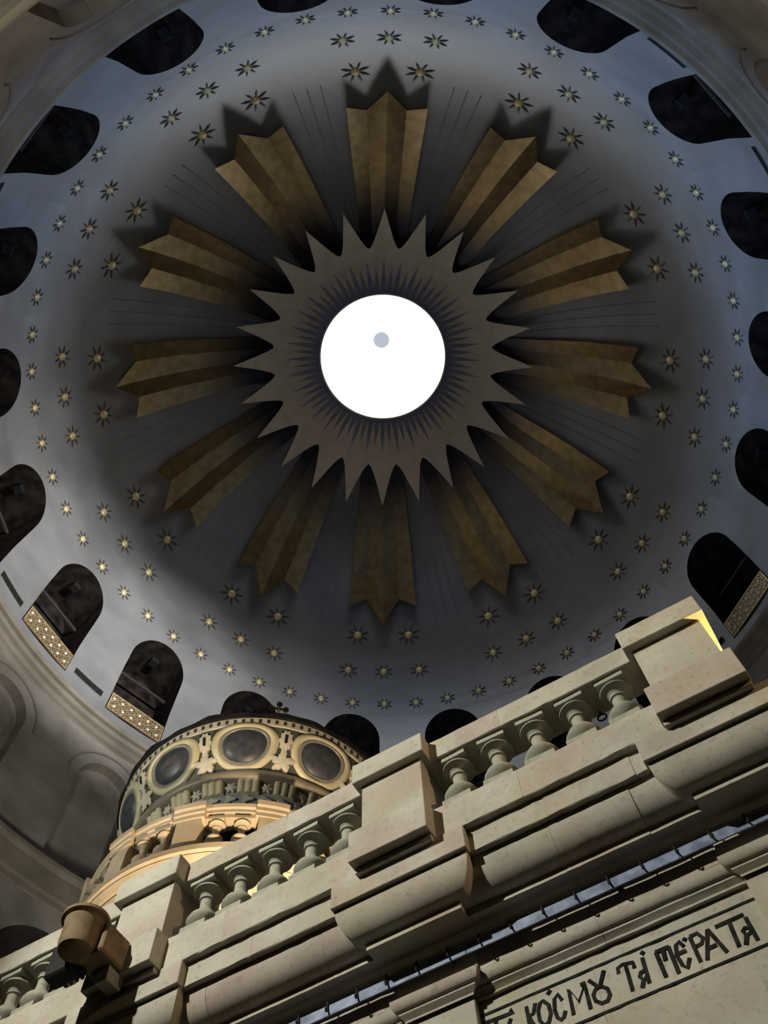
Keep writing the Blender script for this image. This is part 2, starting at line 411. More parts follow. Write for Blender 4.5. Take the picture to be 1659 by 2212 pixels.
for a, lab in ((-120, 'gilded openwork grille in the lower-left niche farther from the cupola'),
               (-138, 'gilded openwork grille in the niche right beside the cupola'),
               (114, 'dim gilded openwork grille in the niche above the balustrade corner pier')):
    x, y = az_dir(a)
    g = empty('niche_grille', (x*(r_wall(21)-0.03), y*(r_wall(21)-0.03), GZ0), radians(a))
    tag(g, lab, 'grille', 'gilded grilles of the drum niches')
    link('frame', g_fr, None, g)
    link('lattice', g_la, None, g)
    for row in range(2):
        for i in range(6):
            ro = link('rosette', g_ro, None, g)
            ro.location = (-0.73 + 0.292*i + (0.06 if row else -0.02), 0.02, 0.20 + 0.30*row); ro.rotation_euler = (-pi/2, 0, 0)

# cornices
def ring(name, prof, mat, uvr=10.6):
    me = lathe_me(name, prof, mat, n=180, uvr=uvr); sharp(me, 25)
    return link(name, me, mat)
structure(ring('trim_1', [(10.92,19.50),(10.86,19.56),(10.86,19.63),(10.80,19.66),(10.76,19.74),(10.76,19.79),(10.66,19.83),(10.63,19.91),(10.63,19.95),(10.53,19.97),(10.50,20.03),(10.50,20.09),(10.72,20.13),(10.95,20.13)], M['cornice']),
          'brown stone cornice ring below the niches of the drum', 'cornice')
structure(ring('trim_2', [(10.70,14.10),(10.62,14.16),(10.62,14.30),(10.58,14.36),(10.58,14.88),(10.53,14.92),(10.50,14.98),(10.50,15.08),(10.72,15.14),(11.0,15.14)], M['cornice']),
          'plain stone band ring low on the rotunda wall', 'cornice')
wall_mid = sector_wall('wall_rotunda', lambda z: 10.87, 15.1, 19.6, 0.78, 15.35, 18.2, 18.98, M['ashlar'], uvk=10.87)
structure(wall_mid, 'grey brown ashlar wall with blind arches under the cornice', 'wall')
me_b = niche_me('blind_niche', lambda z: 10.87, 0.78, 15.35, 18.2, 18.98, 11.17, M['ashlar'])
# cylinder uv for the blind niche
ul = me_b.uv_layers.new(name='UVMap')
for lp in me_b.loops:
    v = me_b.vertices[lp.vertex_index].co; ul.data[lp.index].uv = (v.x, v.z)
def arc_ridge(name, rad, wdt, dep, mat):
    vs, fs = [], []; n = 24
    for i in range(n+1):
        t = pi*i/n
        for (dr, dd) in ((0, 0.02), (0, -dep), (wdt, -dep), (wdt, 0.02)):
            s = -(rad+dr)*cos(t); z = 18.2 + (rad+dr)*sin(t); a = s/10.87
            r = 10.87 + dd; vs.append((r*sin(a), -r*cos(a), z))
    for i in range(n):
        for j in range(4): fs.append((4*i+j, 4*i+(j+1) % 4, 4*i+4+(j+1) % 4, 4*i+4+j))
    return mesh(name, vs, fs, mat)
me_arc = arc_ridge('archivolt', 1.08, 0.045, 0.035, M['cornice'])
for k in range(20):
    a = 18*k+6
    spin(link('blind_niche', me_b, None, wall_mid), a)
    spin(link('archivolt', me_arc, None, wall_mid), a)
wall_low = sector_wall('wall_gallery', lambda z: 10.66, -1.6, 14.2, 1.15, 8.6, 12.4, 13.6, M['ashlar'], uvk=10.66)
structure(wall_low, 'stone gallery wall with dark arched openings low in the rotunda', 'wall')
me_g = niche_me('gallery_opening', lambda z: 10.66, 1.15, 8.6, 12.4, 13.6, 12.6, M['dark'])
for k in range(20): spin(link('gallery_opening', me_g, None, wall_low), 18*k+6)
floor = mk('floor', [(13*cos(2*pi*i/48), 13*sin(2*pi*i/48), -1.6) for i in range(48)], [tuple(range(48))], M['floor'])
structure(floor)

# ------------------------------------------------------------------ sunburst of the dome
def edge_az(r):
    pts = ((3.2, 12.5), (4.2, 11.0), (5.5, 9.4), (8.2, 8.3), (9.5, 7.9))
    for (a, b), (c, d) in zip(pts, pts[1:]):
        if r <= c: return b + (d-b)*(r-a)/(c-a)
    return 7.9
def make_ray():
    """four folded pleats of a ray, for azimuth 0"""
    mes = []
    ends = [8.24, 8.14, 8.56, 8.14, 8.24]; he = [0.40, 0.20, 0.50, 0.20, 0.40]; frac = [-1, -0.5, 0, 0.5, 1]
    NT = 30; r_in = 3.3
    for q in range(4):
        vs, fs = [], []
        for i in range(NT+1):
            t = i/NT
            for e in (q, q+1):
                r = r_in + (ends[e]-r_in)*t
                h = 0.06 + (he[e]-0.06)*t**1.15
                rr = r*RS/(RS-h)
                vs.append(dome_pt(frac[e]*edge_az(r), rr, h))
            for e in (q, q+1):
                r = r_in + (ends[e] - r_in)*t
                h = 0.06 + (he[e]-0.06)*t**1.15
                vs.append(dome_pt(frac[e]*edge_az(r), r + 0.02*t, -0.03))
        for i in range(NT):
            p = 4*i
            fs += [(p, p+1, p+5, p+4), (p+2, p, p+4, p+6), (p+1, p+3, p+7, p+5), (p+3, p+2, p+6, p+7)]
        fs += [(0, 2, 3, 1), (4*NT, 4*NT+1, 4*NT+3, 4*NT+2)]
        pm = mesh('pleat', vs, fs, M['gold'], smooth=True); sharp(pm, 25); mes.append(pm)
    return mes
ray_mes = make_ray()
for k in range(12):
    o = empty('sunburst_ray', (0, 0, ZS), radians(30*k))
    tag(o, 'gilded folded ray pointing to %s o\'clock from the bright skylight' % HOUR[k], 'dome ornament', 'gilded rays of the dome')
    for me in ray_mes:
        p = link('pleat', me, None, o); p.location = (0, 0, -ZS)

# thin raised ribs in the gaps between rays
def rib_me(hw=0.018):
    vs, fs = [], []; n = 14
    for i in range(n+1):
        r = 3.4 + (8.9-3.4)*i/n
        da = math.degrees(hw*(1-0.4*i/n)/r)
        for (s, h) in ((-1, -0.01), (-1, 0.03), (1, 0.03), (1, -0.01)): vs.append(dome_pt(s*da, r, h))
    for i in range(n):
        for j in range(4): fs.append((4*i+j, 4*i+(j+1) % 4, 4*i+4+(j+1) % 4, 4*i+4+j))
    return mesh('rib', vs, fs, noise_mat('rib_grey', (0.22, 0.22, 0.23), (0.28, 0.28, 0.29), 3, 0.6))
rme = rib_me()
for k in range(12):
    for d in (-2.6, 0, 2.6):
        spin(link('rib', rme, None, ceiling), 30*k + 15 + d)

# star shaped plate round the skylight
def plate_z(r):
    pts = ((2.25, 32.02), (3.94, 31.42), (5.27, 30.59))
    # quadratic through the three
    s = 0
    for i, (ri, zi) in enumerate(pts):
        l = 1
        for j, (rj, zj) in enumerate(pts):
            if i != j: l *= (r-rj)/(ri-rj)
        s += zi*l
    return s
sun = empty('sunburst_plate', (0, 0, 31.0)); tag(sun, 'raised star-shaped gold plate ringing the bright skylight', 'dome ornament')
def lift(o): o.location = (0, 0, -31.0); return o
vs, fs = [], []
NRW = 9
def out_r(off):                              # plate radius at an angle off a tip (0..7.5 deg)
    t = (1 - min(1.0, off/7.5))              # 1 at the tip
    return 3.94 + 1.33*(max(0.0, 1 - off/7.5))**(1/0.6)
angs = []
for k in range(24):
    for off in (0, 0.6, 1.3, 2.2, 3.3, 4.5, 5.8, 6.8, 7.5, 8.2, 9.2, 10.5, 11.7, 12.8, 13.7, 14.4): angs.append((15*k + off, out_r(off if off <= 7.5 else 15-off)))
na = len(angs)
for lay in (0, 1):
    for (a, ro) in angs:
        for i in range(NRW):
            r = 2.3 + (ro-2.3)*i/(NRW-1); vs.append(cyl(a, r, plate_z(r) + 0.10*lay))
def vid(lay, j, i): return lay*na*NRW + (j % na)*NRW + i
for j in range(na):
    for i in range(NRW-1):
        fs.append((vid(0,j,i), vid(0,j+1,i), vid(0,j+1,i+1), vid(0,j,i+1)))
        fs.append((vid(1,j,i), vid(1,j,i+1), vid(1,j+1,i+1), vid(1,j+1,i)))
    fs.append((vid(0,j,NRW-1), vid(0,j+1,NRW-1), vid(1,j+1,NRW-1), vid(1,j,NRW-1)))
pl = lift(mk('star_plate', vs, fs, M['goldpaint'], sun, smooth=True)); sharp(pl.data, 40)
inner = lift(lathe('inner_ring', [(2.30, 32.0-0.012), (2.45, plate_z(2.45)-0.012), (2.45, plate_z(2.45)+0.05), (2.30, 32.05)], M['ringblue'], sun, n=144, closed=True)); sharp(inner.data, 40)
inner['label'] = 'dark blue ring at the skylight rim'
def spoke_me(r1):
    vs, fs = [], []
    for (r, wv) in ((2.36, 0.098), (2.6, 0.088), (r1-0.35, 0.04), (r1, 0.003)):
        da = math.degrees(wv/r)
        for s in (-1, 1):
            vs.append(cyl(s*da, r, plate_z(r)-0.015)); vs.append(cyl(s*da, r, plate_z(r)+0.01))
    for i in range(3):
        p = 4*i; fs += [(p, p+2, p+6, p+4), (p, p+4, p+5, p+1), (p+2, p+3, p+7, p+6), (p+1, p+5, p+7, p+3)]
    return mesh('spoke', vs, fs, M['ringblue'])
sp_a, sp_b = spoke_me(3.5), spoke_me(3.25)
for k in range(72):
    o = lift(link('spoke', sp_a if k % 2 == 0 else sp_b, None, sun)); spin(o, 5*k)
rim = lift(lathe('rim', [(2.27, 31.98), (2.33, 31.97), (2.34, 32.06), (2.27, 32.08)], M['goldpaint'], sun, n=120, closed=True))
# skylight lantern: short drum, glazed cone and hub
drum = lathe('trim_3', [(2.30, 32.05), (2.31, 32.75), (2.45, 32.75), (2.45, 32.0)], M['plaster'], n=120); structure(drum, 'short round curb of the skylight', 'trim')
win = lathe('window_1', [(2.31, 32.55), (1.6, 33.6), (0.9, 34.65), (0.32, 35.4)], M['glass'], n=96); structure(win, 'blazing white round skylight at the top of the dome', 'skylight')
lathe('hub', [(0.32, 35.4), (0.22, 35.5), (0.0, 35.52)], M['hubglow'], win, n=32)

# ------------------------------------------------------------------ gold stars
def star_meshes(rb, rs):
    boss = lathe_me('gold_star', [(0.0, 0.055), (rb*0.45, 0.05), (rb*0.8, 0.035), (rb, 0.0), (rb, -0.02)], M['starboss'], n=12)
    vs, fs = [], []
    for k in range(8):
        a = 2*pi*k/8 + pi/8; c, s = cos(a), sin(a)
        b = len(vs)
        for (r, wv, z) in ((rb*0.7, rs*0.045, 0.02), (rb + (rs-rb)*0.45, rs*0.06, 0.03), (rs, 0.004, 0.012)):
            for sg in (-1, 1):
                vs.append((r*c - sg*wv*s, r*s + sg*wv*c, z)); vs.append((r*c - sg*wv*s, r*s + sg*wv*c, -0.02))
        for i in range(2):
            p = b+4*i; fs += [(p, p+2, p+6, p+4), (p, p+4, p+5, p+1), (p+2, p+3, p+7, p+6), (p+1, p+5, p+7, p+3)]
        fs += [(b, b+1, b+3, b+2), (b+8, b+10, b+11, b+9)]
    return boss, mesh('spikes', vs, fs, M['starspike'])
def put_star(a, r, z, meshes, label, group):
    c = Vector((0, 0, ZS)); p = cyl(a, r, z); dr = (p-c).normalized(); p = c + dr*(RS-0.004)
    zx = -dr; ex, ey = az_dir(a); tx = Vector((-ey, ex, 0)).normalized(); ty = zx.cross(tx)
    mt = Matrix((( tx.x, ty.x, zx.x, p.x), (tx.y, ty.y, zx.y, p.y), (tx.z, ty.z, zx.z, p.z), (0,0,0,1)))
    o = link('gold_star', meshes[0], None); o.matrix_world = mt
    tag(o, label, 'star', group)
    link('spikes', meshes[1], None, o)
s1, s2, s3 = star_meshes(0.115, 0.27), star_meshes(0.135, 0.35), star_meshes(0.155, 0.44)
for k in range(60):
    h, j = k//5, k % 5
    lab = ('small gold star of the outermost ring in line with the gilded ray at %s o\'clock' % HOUR[h]) if j == 0 else \
          ('small gold star of the outermost ring, %s clockwise past the gilded ray at %s o\'clock' % (ORD[j-1], HOUR[h]))
    put_star(6*k, 10.259, 25.056, s1, lab, 'outermost ring of dome stars')
for k in range(12):
    for j, nm in ((-1, 'anticlockwise'), (0, 'middle'), (1, 'clockwise')):
        put_star(30*k + 7.26*j, 9.755, 26.298, s2, '%s gold star of the trio beyond the gilded ray at %s o\'clock' % (nm, HOUR[k]), 'trios of dome stars')
    for j, nm in ((-0.5, 'anticlockwise'), (0.5, 'clockwise')):
        put_star(30*k + 11.49*j, 9.11, 27.595, s3, 'larger gold star on the %s side of the tip of the ray at %s o\'clock' % (nm, HOUR[k]), 'pairs of dome stars')

# ================================================================== THE SHRINE
shr = empty('shrine', (CAM.x, CAM.y, 0), FROT)
tag(shr, 'limestone shrine facade with layered cornice and black Greek lettering', 'shrine')
Z_BT, Z_BB, Z_FB, Z_OB, Z_FIL = 4.30, 4.056, 3.885, 3.692, 3.655
PIERS = (0.155, -1.845, -3.835, -5.83)
BW = {0: 0.43, 1: 0.43, 2: 0.43, 3: 0.43}
U0, U1 = -6.6, 0.60
def course(name, prof, joints, mat, parent, gap=0.0008, wob=0.0, wear=0.0018):
    """straight course of stones: profile (D,z) swept along u, one stone per joint interval, edges a little worn"""
    if len(prof) == 4:                                    # chamfer the two front edges
        (d0, z0), (d1, z1) = prof[0], prof[1]; c = 0.004
        prof = [(d0+c, z0), (d0, z0+c), (d1, z1-c), (d1+c, z1)] + list(prof[2:])
    dmax = max(d for d, z in prof)
    if len(prof) > 6: wear *= 0.45
    for a, b in zip(joints, joints[1:]):
        vs, fs, k = [], [], len(prof)
        dd = random.uniform(-wob, wob); n = max(2, int((b-a)/0.07))
        for i in range(n+1):
            u = a+gap + (b-a-2*gap)*i/n
            for (d, z) in prof:
                j = wear if d < dmax - 1e-6 else 0.0
                vs.append((u, d+dd+random.gauss(0, j*0.6), z+random.gauss(0, j)))
        for i in range(n):
            for q in range(k): fs.append((i*k+q, i*k+(q+1) % k, (i+1)*k+(q+1) % k, (i+1)*k+q))
        fs += [tuple(range(k)), tuple(range((n+1)*k-1, n*k-1, -1))]
        o = mk(name, vs, fs, mat, parent)
        if len(prof) > 6:
            for p in o.data.polygons: p.use_smooth = True
            sharp(o.data, 30)
def loft(name, u0, u1, lev, df, db, mat, parent, smooth=False):
    """block whose front, left and right follow the levels (inset, z): a moulding mitred round a break"""
    vs, fs = [], []
    for (i, z) in lev: vs += [(u0+i, df+i, z), (u1-i, df+i, z), (u1-i, db, z), (u0+i, db, z)]
    n = len(lev)
    for q in range(n-1):
        p = 4*q
        for j in range(4): fs.append((p+j, p+(j+1) % 4, p+4+(j+1) % 4, p+4+j))
    fs += [(3,2,1,0), (4*n-4, 4*n-3, 4*n-2, 4*n-1)]
    o = mk(name, vs, fs, mat, parent)
    if smooth:
        for p in o.data.polygons: p.use_smooth = True
        sharp(o.data, 30)
    else: bevel_me(o.data, 0.0035)
    return o
def joints(seed, step=0.95, jit=0.2, a=U0, b=U1, fixed=()):
    random.seed(seed); x = a; r = [a]
    while x < b - 1.2*step: x += step + random.uniform(-jit, jit); r.append(x)
    r.append(b)
    for f in fixed:
        r = [q for q in r if abs(q-f) > 0.25 or q in (a, b)] + [f]
    return sorted(r)
def add_pits(mt, scale, lo, hi, c, amt):
    nt = mt.node_tree; b = nt.nodes['Principled BSDF']; src = b.inputs['Base Color'].links[0].from_socket
    tc = nt.nodes.new('ShaderNodeTexCoord'); n = nt.nodes.new('ShaderNodeTexNoise'); n.inputs['Scale'].default_value = scale; n.inputs['Detail'].default_value = 6; n.inputs['Roughness'].default_value = 0.65
    nt.links.new(tc.outputs['Object'], n.inputs['Vector'])
    r = nt.nodes.new('ShaderNodeMapRange'); r.inputs['From Min'].default_value = lo; r.inputs['From Max'].default_value = hi; r.inputs['To Max'].default_value = amt
    nt.links.new(n.outputs['Fac'], r.inputs['Value'])
    mx = nt.nodes.new('ShaderNodeMixRGB'); mx.inputs[2].default_value = (*c, 1)
    nt.links.new(r.outputs[0], mx.inputs[0]); nt.links.new(src, mx.inputs[1]); nt.links.new(mx.outputs[0], b.inputs['Base Color'])
add_pits(M['stone'], 26, 0.55, 0.74, (0.16, 0.125, 0.09), 0.6)
add_pits(M['stone'], 7, 0.52, 0.72, (0.27, 0.22, 0.16), 0.5)
add_pits(M['stonegrey'], 20, 0.52, 0.74, (0.12, 0.11, 0.085), 0.6)
add_pits(M['stone'], 2.2, 0.52, 0.70, (0.34, 0.30, 0.16), 0.5)
add_pits(M['plaster'], 0.35, 0.50, 0.68, (0.17, 0.17, 0.165), 0.6)
add_pits(M['plaster'], 2.5, 0.58, 0.75, (0.17, 0.17, 0.165), 0.5)
S = M['stone']
def ovolo(d0, z0, d1, z1, n=10):
    """convex quarter round from (d0,z0) vertical tangent to (d1,z1) horizontal tangent"""
    return [(d1 - (d1-d0)*cos(pi/2*i/n), z0 - (z0-z1)*sin(pi/2*i/n)) for i in range(n+1)]
# bay courses, top to bottom
DB = 4.25
course('fascia_stone', [(3.426, Z_FB), (3.426, Z_BB), (DB, Z_BB), (DB, Z_FB)], joints(3, fixed=(-0.905, -2.27)), S, shr, wob=0.003)
course('ovolo_stone', ovolo(3.471, Z_FB, 3.614, Z_OB+0.004) + [(3.618, Z_OB), (3.618, Z_FIL), (DB, Z_FIL), (DB, Z_FB)], joints(4, fixed=(-0.93, -2.42)), S, shr, wob=0.003)
course('frieze_stone', [(3.776, 3.444), (3.776, Z_FIL), (DB, Z_FIL), (DB, 3.444)], joints(5), S, shr)
course('torus_stone', ovolo(3.764, 3.437, 3.80, 3.376, 6) + [(3.80, 3.362), (3.812, 3.352), (3.825, 3.338), (3.825, 3.325), (DB, 3.325), (DB, 3.437)], joints(6), S, shr)
course('inscription_stone', [(3.85, 2.55), (3.85, 3.325), (DB, 3.325), (DB, 2.55)], [U0, -4.6, -3.2, -1.0, U1], S, shr)
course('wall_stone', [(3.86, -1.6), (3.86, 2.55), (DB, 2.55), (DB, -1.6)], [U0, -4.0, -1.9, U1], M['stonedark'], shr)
# breaks under each pier
for k, c in enumerate(PIERS):
    hw = 0.45
    loft('pier_neck', c-0.26, c+0.26, [(0, 4.022), (0, Z_BB)], 3.33, 3.44, S, shr)
    loft('break_fascia', c-hw, c+hw, [(0, Z_FB), (0, Z_BB-0.002)], 3.367, 3.43, S, shr)
    lev = [(x-3.3985, z) for (x, z) in ovolo(3.3985, Z_FB-0.001, 3.529, Z_OB+0.004)] + [(0.1346, Z_OB), (0.1346, Z_FIL-0.002)]
    loft('break_ovolo', c-hw+0.012, c+hw-0.012, lev[::-1], 3.3985, 3.68, S, shr, smooth=True)
    ph = 0.2 if k else 0.275
    loft('pilaster_frieze', c-ph-0.06, c+ph+0.06, [(0, 3.444), (0, Z_FIL)], 3.762, 3.78, S, shr)
    lev = [(x-3.716, z) for (x, z) in ovolo(3.716, 3.437, 3.752, 3.376, 6)] + [(0.036, 3.362), (0.061, 3.338), (0.061, 3.325)]
    loft('pilaster_torus', c-ph-0.07, c+ph+0.07, lev[::-1], 3.716, 3.78, S, shr, smooth=True)
    loft('pilaster', c-ph, c+ph, [(0, 2.55), (0, 3.325)], 3.797, 3.86, S, shr)
# roof and core
box('roof_slab', U0, 0.62, 3.70, 8.6, 3.89, 3.96, S, shr)
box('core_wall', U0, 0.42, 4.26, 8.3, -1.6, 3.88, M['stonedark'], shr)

# lettering
LET = [('i', [[(-1.669, 3.268), (-1.557, 3.262), (-1.49, 3.261), (-1.508, 3.283)], [(-1.512, 3.232), (-1.558, 3.156)], [(-1.597, 3.255), (-1.619, 3.17)]]),
('K', [[(-1.417, 3.261), (-1.417, 3.137)], [(-1.365, 3.258), (-1.386, 3.207), (-1.415, 3.202)], [(-1.413, 3.201), (-1.387, 3.125)]]),
('O', [[(-1.322, 3.253), (-1.296, 3.22), (-1.294, 3.168), (-1.312, 3.131), (-1.339, 3.123), (-1.359, 3.155), (-1.358, 3.211), (-1.34, 3.247), (-1.322, 3.253)], [(-1.269, 3.294), (-1.292, 3.276)]]),
('C', [[(-1.22, 3.213), (-1.237, 3.255), (-1.26, 3.235), (-1.27, 3.179), (-1.264, 3.134), (-1.247, 3.114), (-1.23, 3.123), (-1.215, 3.151)]]),
('M', [[(-1.178, 3.113), (-1.174, 3.255), (-1.136, 3.168), (-1.085, 3.252), (-1.086, 3.108)], [(-1.107, 3.252), (-1.079, 3.252)]]),
('ou', [[(-1.001, 3.196), (-0.975, 3.174), (-0.972, 3.137), (-0.991, 3.111), (-1.024, 3.111), (-1.051, 3.137), (-1.055, 3.171), (-1.035, 3.196), (-1.001, 3.196)], [(-1.059, 3.258), (-1.016, 3.199)], [(-0.968, 3.276), (-1.012, 3.195)]]),
('T', [[(-0.851, 3.259), (-0.855, 3.105)], [(-0.897, 3.224), (-0.894, 3.254), (-0.865, 3.263), (-0.811, 3.253), (-0.812, 3.22)]]),
('a', [[(-0.758, 3.256), (-0.764, 3.111)], [(-0.758, 3.185), (-0.789, 3.182), (-0.8, 3.164), (-0.785, 3.137), (-0.756, 3.157)], [(-0.787, 3.139), (-0.805, 3.103)], [(-0.74, 3.286), (-0.757, 3.273)]]),
('P', [[(-0.684, 3.253), (-0.677, 3.107)], [(-0.686, 3.254), (-0.611, 3.254)], [(-0.615, 3.256), (-0.611, 3.099)], [(-0.647, 3.245), (-0.652, 3.192)]]),
('e', [[(-0.54, 3.22), (-0.555, 3.257), (-0.577, 3.244), (-0.59, 3.186), (-0.581, 3.131), (-0.563, 3.105), (-0.535, 3.152)], [(-0.587, 3.196), (-0.537, 3.196)], [(-0.517, 3.262), (-0.532, 3.248)]]),
('R', [[(-0.496, 3.258), (-0.492, 3.107)], [(-0.496, 3.258), (-0.455, 3.259), (-0.437, 3.224), (-0.453, 3.197), (-0.496, 3.193)]]),
('A', [[(-0.401, 3.257), (-0.459, 3.102)], [(-0.401, 3.257), (-0.357, 3.102)], [(-0.435, 3.157), (-0.389, 3.16)]]),
('T', [[(-0.361, 3.252), (-0.209, 3.254)], [(-0.288, 3.252), (-0.294, 3.103)]]),
('a', [[(-0.207, 3.236), (-0.201, 3.096)], [(-0.209, 3.172), (-0.232, 3.183), (-0.247, 3.173), (-0.24, 3.141), (-0.206, 3.152)], [(-0.24, 3.141), (-0.261, 3.099)]])]
def stroke(vs, fs, pts, d0, d1, wdt):
    b = len(vs); n = len(pts)
    for i, (x, z) in enumerate(pts):
        px, pz = pts[max(0, i-1)]; nx, nz = pts[min(n-1, i+1)]
        if n > 3 and pts[0] == pts[-1] and i in (0, n-1): px, pz = pts[-2]; nx, nz = pts[1]
        L = math.hypot(nx-px, nz-pz) or 1; ox, oz = -(nz-pz)/L*wdt, (nx-px)/L*wdt
        vs += [(x+ox, d0, z+oz), (x-ox, d0, z-oz), (x-ox, d1, z-oz), (x+ox, d1, z+oz)]
    for i in range(n-1):
        p = b+4*i
        for j in range(4): fs.append((p+j, p+(j+1) % 4, p+4+(j+1) % 4, p+4+j))
    fs += [(b, b+1, b+2, b+3), (b+4*n-1, b+4*n-2, b+4*n-3, b+4*n-4)]
LK = 3.85/3.93
for nm, sts in LET:
    vs, fs = [], []
    for q, s in enumerate(sts): stroke(vs, fs, [(x*LK, z*LK) for x, z in s], 3.8465-0.0004*q, 3.852, 0.0098)
    mk('letter', vs, fs, M['ink'], shr)
for z in (3.245, 2.996):
    box('ruled_line', -1.67, -0.12, 3.8465, 3.852, z-0.007, z+0.007, M['ink'], shr)

# ------------------------------------------------------------------ balustrade of the shrine
bal = empty('balustrade', (CAM.x, CAM.y, 0), FROT)
tag(bal, 'weathered cream stone balustrade along the top of the shrine', 'balustrade')
Z_RB, Z_RT = 4.792, 4.97
spans = [(-6.6, -6.06), (-5.60, -4.06), (-3.61, -2.07), (-1.62, -0.07)]
def span_joint(a, b, f=None): return [a, a + (b-a)*(f or 0.5), b]
for q, (a, b) in enumerate(spans):
    js = [a, b] if q == 0 else span_joint(a, b, (0, 0.6, 0.58, 0.37)[q])
    course('handrail', [(3.40, Z_RB), (3.40, Z_RT), (3.67, Z_RT), (3.67, Z_RB)], js, S, bal, gap=0.0006, wob=0.001)
    js = [a, b] if q == 0 else span_joint(a-0.02, b+0.02, (0, 0.45, 0.33, 0.4)[q])
    course('base_course', [(3.38, Z_BB+0.001), (3.38, Z_BT), (3.68, Z_BT), (3.68, Z_BB+0.001)], js, S, bal, gap=0.0006, wob=0.001)
for k, c in enumerate(PIERS):
    deep = 3.80 if k else 3.95
    d = loft('pier_block', c-0.226, c+0.226, [(0, Z_BT-0.005), (0, Z_RB+0.002)], 3.347, deep-0.08, S, bal)
    loft('cap', c-0.27, c+0.272, [(0, Z_RB), (0, Z_RT+0.004)], 3.29, deep, S, d)
    loft('plinth', c-0.268, c+0.268+(0.0 if k else 0.0), [(0, Z_BB+0.002), (0, Z_BT+0.004)], 3.262, deep+0.02, S, d)
# balusters
def square_me(bmh, h, z0, z1):
    r = bmesh.ops.create_cube(bmh, size=1.0)
    bmesh.ops.scale(bmh, vec=(2*h, 2*h, z1-z0), verts=r['verts']); bmesh.ops.translate(bmh, vec=(0, 0, (z0+z1)/2), verts=r['verts'])
def baluster_me(H, k, mat):
    prof = [(0.082,0.17),(0.088,0.185),(0.082,0.205),(0.074,0.22),(0.088,0.245),(0.106,0.285),(0.115,0.325),(0.115,0.335),(0.110,0.343),(0.110,0.355),(0.100,0.40),(0.078,0.45),(0.058,0.49),(0.049,0.53),(0.046,0.58),(0.046,0.66),(0.048,0.69),(0.060,0.70),(0.060,0.725),(0.050,0.735),(0.053,0.75),(0.060,0.775),(0.074,0.80),(0.096,0.815),(0.108,0.825),(0.108,0.845),(0.098,0.86),(0.098,0.875),(0.084,0.89),(0.084,0.92)]
    me = lathe_me('baluster', [(r*k, z*H) for r, z in prof], mat, n=32); sharp(me, 32)
    bm = bmesh.new(); bm.from_mesh(me)
    square_me(bm, 0.098*k, 0.915*H, H); square_me(bm, 0.100*k, 0.0, 0.18*H)
    bm.to_mesh(me); bm.free()
    return me
bm_big = baluster_me(Z_RB - Z_BT, 1.0, M['stonegrey'])
for c0, c1 in ((-1.845, 0.155), (-3.835, -1.845), (-5.83, -3.835)):
    mid = (c0+c1)/2 - 0.012
    for j in range(-2, 3):
        o = link('baluster', bm_big, None, bal); o.location = (mid + 0.286*j, 3.522, Z_BT); o.rotation_euler = (0, 0, random.uniform(-0.03, 0.03))

# ------------------------------------------------------------------ spout block at the left pier
sp = empty('stone_spout', fw(-3.87, 3.13, 4.056), FROT)
tag(sp, 'brown stone spout with round cup projecting from the left balustrade pier', 'spout')
loft('corbel', -0.075, 0.075, [(0.03, -0.07), (0.0, -0.002)], 0.04, 0.20, M['stonegrey'], sp)
box('trough', -0.11, 0.11, -0.10, 0.128, 0.0, 0.212, M['spout'], sp, 0.012)
cup = lathe('cup', [(0.0, 0.0), (0.07, 0.005), (0.11, 0.03), (0.122, 0.07), (0.124, 0.20), (0.132, 0.23), (0.155, 0.245), (0.155, 0.268), (0.10, 0.272), (0.09, 0.22), (0.0, 0.215)], M['spout'], sp, n=40)
cup.location = (-0.05, -0.15, -0.02); sharp(cup.data, 40)
# black floodlight under it
fl = empty('black_floodlight', fw(-4.08, 3.12, 4.08), FROT)
tag(fl, 'black finned floodlight beside the brown stone spout at left', 'floodlight')
box('housing', -0.12, 0.10, -0.10, 0.03, -0.06, 0.17, M['black'], fl, 0.015)
for i in range(5): box('fin', -0.105+0.045*i, -0.09+0.045*i, 0.05, 0.085, 0.0, 0.18, M['black'], fl)
box('bracket', -0.13, 0.13, -0.02, 0.02, -0.05, -0.02, M['black'], fl)

# iron ring hanging behind the balusters
def torus_me(name, R, r, mat, n=24, k=8):
    vs, fs = [], []
    for i in range(n):
        a = 2*pi*i/n
        for j in range(k):
            b = 2*pi*j/k; vs.append(((R+r*cos(b))*cos(a), r*sin(b), (R+r*cos(b))*sin(a)))
    for i in range(n):
        for j in range(k): fs.append((i*k+j, ((i+1) % n)*k+j, ((i+1) % n)*k+(j+1) % k, i*k+(j+1) % k))
    return mesh(name, vs, fs, mat, True)
ir = link('iron_ring', torus_me('iron_ring', 0.03, 0.006, M['black']), None); ir.location = fw(-0.44, 3.645, 4.732); ir.rotation_euler = (0, 0, FROT)
tag(ir, 'small black iron ring hanging under the handrail right of the second baluster from the corner', 'iron ring')
box('ring_stem', -0.006, 0.006, -0.006, 0.006, 0.025, 0.058, M['black'], ir)

